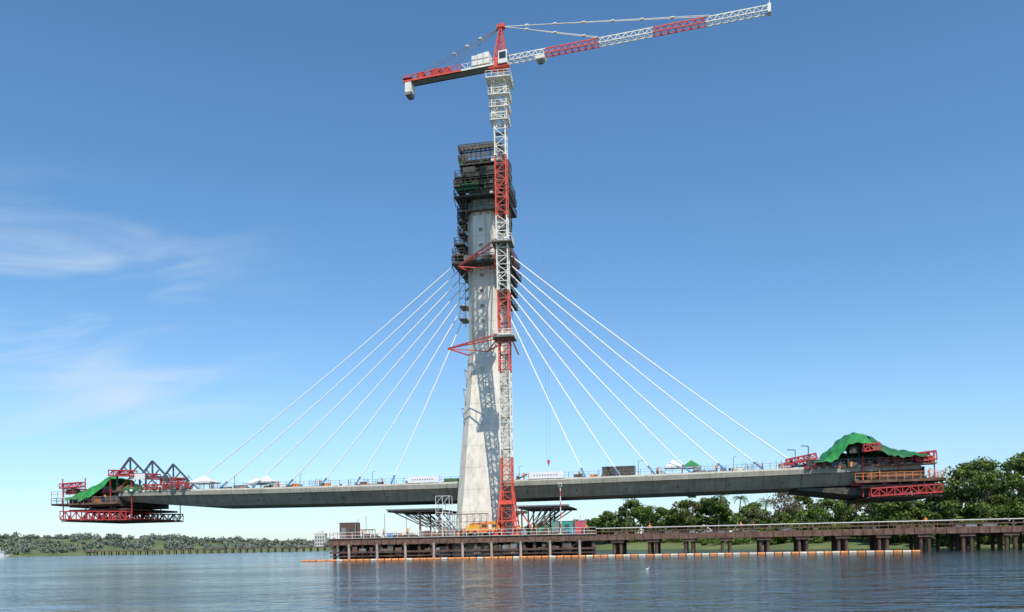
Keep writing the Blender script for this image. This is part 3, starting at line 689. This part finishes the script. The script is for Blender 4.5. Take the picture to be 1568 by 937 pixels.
b=B(); b.add([(-6000,-400,0),(6000,-400,0),(6000,8000,0),(-6000,8000,0)],[(0,1,2,3)],wm); b.obj('water')

# ---------------------------------------------------------------- vegetation
def leaves(b,centers,rads,per,size,mats,flat=.75):
    for c,r in zip(centers,rads):
        n=per; d=rng.normal(size=(n,3)); d/=np.linalg.norm(d,axis=1)[:,None]
        rr=r*rng.uniform(.45,1.08,size=(n,1)); P=c+d*rr*np.array([1,1,flat])
        nn=d+rng.normal(size=(n,3))*.7; nn/=np.linalg.norm(nn,axis=1)[:,None]
        a=np.cross(nn,rng.normal(size=(n,3))); a/=np.linalg.norm(a,axis=1)[:,None]; q=np.cross(nn,a)
        s=size*rng.uniform(.6,1.3,size=(n,1)); a*=s; q*=s*.65
        V=np.stack([P-a,P-q,P+a,P+q],1).reshape(-1,3); o=len(b.v); b.v.extend(map(tuple,V.tolist()))
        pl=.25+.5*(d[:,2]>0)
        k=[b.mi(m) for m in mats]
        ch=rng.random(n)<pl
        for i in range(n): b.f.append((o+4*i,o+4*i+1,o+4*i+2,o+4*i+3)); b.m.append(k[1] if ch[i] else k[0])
def tree(x,y,h,r,mats=None,dens=1.0,size=.38,name='broadleaf_tree',low=.25):
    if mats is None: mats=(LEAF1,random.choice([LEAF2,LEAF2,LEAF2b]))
    z=float(hground(np.array(x),np.array(y)))-.2
    b=B(Matrix.Translation((x,y,z))); H=h-z
    P=[Vector((0,0,0)),Vector((random.uniform(-.3,.3),0,H*.2)),Vector((random.uniform(-.6,.6),random.uniform(-.5,.5),H*.42)),Vector((random.uniform(-1,1),0,H*.75))]
    rr=[.04*H*.6,.03*H*.6,.022*H*.6,.008*H]
    for i in range(3): b.tube(P[i],P[i+1],rr[i],BARK,8,r2=rr[i+1])
    C=[];Rd=[]
    n=int(26*max(1,r/4))
    for i in range(n):
        a=random.uniform(0,6.28); zz=random.uniform(low,1); prof=math.sin(math.pi*min(1,(zz-low+.12)/(1.12-low)))**.6
        q=r*prof*random.uniform(.35,1.05); c=(q*math.cos(a)+P[2].x,q*math.sin(a),H*zz*.95-.3)
        cr=r*random.uniform(.17,.34); C.append(np.array(c)); Rd.append(cr)
        if i%2==0:
            st=P[1].lerp(P[3],random.uniform(.2,.9)); b.tube(st,c,.09*H/12,BARK,5,r2=.03)
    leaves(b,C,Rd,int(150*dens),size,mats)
    return b.obj(name)
for x,y,h,r in((40,262,16.5,6.5),(32,268,13,5.5),(48,258,13.5,5.5),(57,250,18.5,6),(62,246,16,5.5),(66,252,15,5.5),(82,225,15.5,5.5),(73,238,13.5,5),(52,254,13,5),(27,275,10.5,5)):
    tree(x,y,h,r,dens=.85)
tree(76,222,16.5,6,(LEAF3,LEAF3),.35,.3); tree(70,232,12.5,4.5,(LEAF3,LEAF2),.45,.35); tree(88,205,15,5.5,(LEAF3,LEAF1),.6)
for x,y,h,r in((78,196,12.5,6),(84,184,13.2,6),(70,205,9,4.5),(90,190,17.5,6),(84,172,11,5.5),(92,172,15.5,6),(97,163,18.4,7),(106,163,19.2,7.5),(114,160,18.5,7),(122,165,19.5,8),(102,178,19,7),(112,175,20,7),(92,158,9,4.5),(101,150,9.5,4.5),(110,146,11,5),(88,161,9.5,4.5)):
    tree(x,y,h,r,dens=.9,size=.34,low=.12)
def palm(x,y,h):
    z=float(hground(np.array(x),np.array(y)))-.2; b=B(Matrix.Translation((x,y,z))); H=h-z-1.5
    for i in range(8): b.tube((.05*i*i*.3,0,H*i/8),(.05*(i+1)**2*.3,0,H*(i+1)/8),.24-.01*i,BARK,7,r2=.23-.01*i)
    top=Vector((.05*64*.3,0,H))
    for k in range(18):
        a=k*2.4; el=random.uniform(.1,1.2); L_=random.uniform(2.8,4.0); prev=top
        for j in range(8):
            e=el-j*.28; nx=prev+Vector((math.cos(a)*math.cos(e),math.sin(a)*math.cos(e),math.sin(e)))*L_/8
            b.tube(prev,nx,.04,LEAF2,4)
            sd=Vector((-math.sin(a),math.cos(a),0)); w=.75*math.sin(math.pi*(j+1.2)/9.6)
            for q in(-1,1):
                for u in(0,.5):
                    p0=prev.lerp(nx,u); p1=prev.lerp(nx,u+.3); t=p0+sd*q*w+Vector((0,0,-.35*w))+(nx-prev)*.5
                    b.add([p0,p1,t],[(0,1,2)],LEAF1 if k%2 else LEAF2)
            prev=nx
    b.obj('palm_tree')
palm(37,258,18.5);palm(70,246,16.5);palm(63,243,17);palm(44,256,14.5);palm(76,240,15)
b=B(); C=[];Rd=[]
for i in range(300):
    t=random.random(); x=22+t*100+random.uniform(-5,10); y=268-(x-22)*1.87+random.uniform(18,48)
    if y<112: continue
    r=random.uniform(.8,2.6); z=float(hground(np.array(x),np.array(y))); C.append(np.array([x,y,z+r*.5]));Rd.append(r)
for i in range(60):
    x=random.uniform(86,150); y=268-(x-22)*1.87+random.uniform(6,18)
    if y<60: continue
    r=random.uniform(.6,1.3); z=float(hground(np.array(x),np.array(y))); C.append(np.array([x,y,z+r*.5]));Rd.append(r)
leaves(b,C,Rd,90,.34,(LEAF1,LEAF2),.8); b.obj('bank_shrubs')
b=B(); C=[];Rd=[]
for i in range(430):
    x=random.uniform(-110,230); y=268-(x-22)*1.87+random.uniform(45,110)
    if y<150 or y>640: continue
    if x/y>.72: continue
    r=random.uniform(1.5,3.6); z=float(hground(np.array(x),np.array(y))); C.append(np.array([x,y,z+random.uniform(.3,6.5)*min(1,260/y+.2)]));Rd.append(r)
leaves(b,C,Rd,110,.6,(LEAF1,LEAF2),.8); b.obj('tree_belt')
b=B(); C=[];Rd=[]
for i in range(1500):
    y=random.uniform(640,960); x=random.uniform(-.72,.5)*y
    if x>-100 and random.random()<.4: continue
    if math.sin(x*.045+1)*math.sin(y*.05+x*.01)>.45: continue
    r=random.uniform(1.6,4.6)*(1.25 if random.random()<.12 else 1)*(1 if x<-200 else .7); z=float(hground(np.array(x),np.array(y)))
    if z<.3: continue
    C.append(np.array([x,y,z+r*random.uniform(.4,1.1)]));Rd.append(r)
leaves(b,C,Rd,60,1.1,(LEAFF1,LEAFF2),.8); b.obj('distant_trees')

# ---------------------------------------------------------------- distant things
b=B(TR(-300,560,0,3))
b.box((0,0,2.6),(190,5,3.2),RUST)
for x in np.arange(1,190,5):
    for y in(.5,4.5): b.tube((x,y,-3),(x,y,2.6),.4,RUSTD,6)
b.rail([(0,.1,3.2),(190,.1,3.2)],1.2,STEEL,5,.15,(1.0,))
b.obj('distant_jetty')
o=B(TR(-171,690,1,0))
o.box((0,0,-2),(9,9,13.5),WALLP); o.box((2,2,13.5),(6,6,16),WALLP); o.box((-.3,-.3,13.5),(9.3,9.3,13.9),WALLP)
for f in range(4):
    for k in range(4): o.box((.7+k*2.1,-.06,.8+f*2.9),(1.9+k*2.1,-.005,2.3+f*2.9),GLASS)
    o.box((-.15,-.15,2.7+f*2.9),(9.15,-.008,2.9+f*2.9),STEEL)
o.obj('white_apartment_building')
o=B(TR(-322,495,0,0))
o.loft([[(-8,-2.2,-.5),(7,-2.2,-.5),(9,0,-.5),(7,2.2,-.5),(-8,2.2,-.5)],[(-8.5,-2.6,1.6),(7.5,-2.6,1.6),(10.5,0,2.0),(7.5,2.6,1.6),(-8.5,2.6,1.6)]],WHITE)
o.box((-7,-2,1.62),(5,2,4.0),WHITE); o.box((-6,-1.7,4.3),(3,1.7,6.3),WHITE); o.box((-7.4,-2.3,4.0),(5.4,2.3,4.3),WHITE); o.box((-6.4,-2,6.3),(3.4,2,6.5),WHITE)
for k in range(7): o.box((-6.5+k*1.6,-2.05,2.4),(-5.6+k*1.6,-2.005,3.3),GLASS)
for k in range(5): o.box((-5.5+k*1.6,-1.75,4.9),(-4.6+k*1.6,-1.705,5.8),GLASS)
o.tube((-2,0,6.5),(-2,0,9),.1,WHITE,6); o.obj('ferry_boat')
o=B(TR(11.5,68,0,20)@Matrix.Scale(.5,4))
prof=[(-.34,.02,.10),(-.25,.05,.10),(-.1,.12,.08),(.08,.13,.07),(.2,.08,.10),(.26,.05,.2),(.28,.045,.3),(.30,.055,.38),(.36,.04,.38),(.46,.008,.37)]
o.loft([[(x,r*math.cos(a),z+r*math.sin(a)) for a in [i*math.pi/5 for i in range(10)]] for x,r,z in prof],FABW); o.obj('white_water_bird',smooth=True)

# ---------------------------------------------------------------- sky & sun
az,el=163,52
w=bpy.data.worlds.new('World'); scene.world=w; w.use_nodes=True; nt=w.node_tree; N=nt.nodes; L=nt.links; bg=N['Background']; bg.inputs[1].default_value=.14
sk=N.new('ShaderNodeTexSky'); sk.sky_type='NISHITA'; sk.sun_disc=False; sk.sun_elevation=R(el); sk.sun_rotation=R(az); sk.air_density=1.0; sk.dust_density=.4; sk.ozone_density=3.0; sk.altitude=0
tc=N.new('ShaderNodeTexCoord')
sx=N.new('ShaderNodeSeparateXYZ'); L.new(tc.outputs['Generated'],sx.inputs[0])
def M_(op,a,b_=None,c=None):
    n=N.new('ShaderNodeMath'); n.operation=op
    for i,v in enumerate((a,b_,c)):
        if v is None: continue
        if isinstance(v,(int,float)): n.inputs[i].default_value=v
        else: L.new(v,n.inputs[i])
    return n.outputs[0]
def mrng(v,a,b_,c,d):
    n=N.new('ShaderNodeMapRange'); n.interpolation_type='SMOOTHSTEP'; n.inputs[1].default_value=a;n.inputs[2].default_value=b_;n.inputs[3].default_value=c;n.inputs[4].default_value=d; L.new(v,n.inputs[0]); return n.outputs[0]
azn=M_('ARCTAN2',sx.outputs[0],sx.outputs[1]); eln=M_('ARCSINE',sx.outputs[2])
rp=N.new('ShaderNodeValToRGB'); cr=rp.color_ramp; L.new(mrng(eln,0,1.0,0,1),rp.inputs['Fac'])
cr.elements[0].position=0; cr.elements[0].color=(.72,.83,1.0,1); cr.elements[1].position=1; cr.elements[1].color=(.58,.88,1.0,1)
e=cr.elements.new(.06); e.color=(.78,.93,1.0,1); e=cr.elements.new(.22); e.color=(.66,.90,1.0,1)
sc_=N.new('ShaderNodeVectorMath'); sc_.operation='SCALE'; sc_.inputs['Scale'].default_value=1.18; L.new(rp.outputs[0],sc_.inputs[0])
tn=N.new('ShaderNodeMix'); tn.data_type='RGBA'; tn.blend_type='MULTIPLY'; tn.inputs['Factor'].default_value=1; L.new(sc_.outputs[0],tn.inputs['B']); L.new(sk.outputs[0],tn.inputs['A'])
cb=N.new('ShaderNodeCombineXYZ')
tilt=M_('ADD',eln,M_('MULTIPLY',M_('SINE',M_('MULTIPLY',azn,7.0)),.035))
L.new(M_('MULTIPLY',azn,2.2),cb.inputs[0]); L.new(M_('MULTIPLY',tilt,11.0),cb.inputs[1])
cn=N.new('ShaderNodeTexNoise'); cn.inputs['Scale'].default_value=1.7; cn.inputs['Detail'].default_value=5; cn.inputs['Roughness'].default_value=.5; cn.inputs['Distortion'].default_value=.6; L.new(cb.outputs[0],cn.inputs['Vector'])
cl=mrng(cn.outputs['Fac'],.42,.76,0,1)
ga=mrng(azn,-.50,-.20,1,0); ge=M_('MULTIPLY',mrng(eln,.06,.14,0,1),mrng(eln,.28,.42,1,0))
fac=M_('MULTIPLY',M_('MULTIPLY',cl,M_('MULTIPLY',ga,ge)),.65)
mx=N.new('ShaderNodeMix'); mx.data_type='RGBA'; L.new(fac,mx.inputs['Factor']); L.new(tn.outputs['Result'],mx.inputs['A']); mx.inputs['B'].default_value=(5.2,5.9,6.6,1)
L.new(mx.outputs['Result'],bg.inputs[0])
sd=bpy.data.lights.new('sun','SUN'); sd.energy=4.4; sd.angle=R(.5); sd.color=(1,.93,.83); so=bpy.data.objects.new('sun',sd); scene.collection.objects.link(so)
to=Vector((math.sin(R(az))*math.cos(R(el)),math.cos(R(az))*math.cos(R(el)),math.sin(R(el)))); so.rotation_mode='QUATERNION'; so.rotation_quaternion=to.to_track_quat('Z','Y')

# ---------------------------------------------------------------- camera
cd=bpy.data.cameras.new('camera'); cam=bpy.data.objects.new('camera',cd); scene.collection.objects.link(cam)
cd.sensor_width=36; cd.lens=28.0; cd.shift_y=.2325; cd.clip_end=20000; cd.clip_start=.1
cam.matrix_world=Matrix.Translation((0,0,2.4))@Matrix.Rotation(R(90),4,'X')@Matrix.Rotation(R(-1.1),4,'Z')
scene.camera=cam
scene.view_settings.view_transform='Standard'; scene.view_settings.look='None'; scene.view_settings.exposure=0
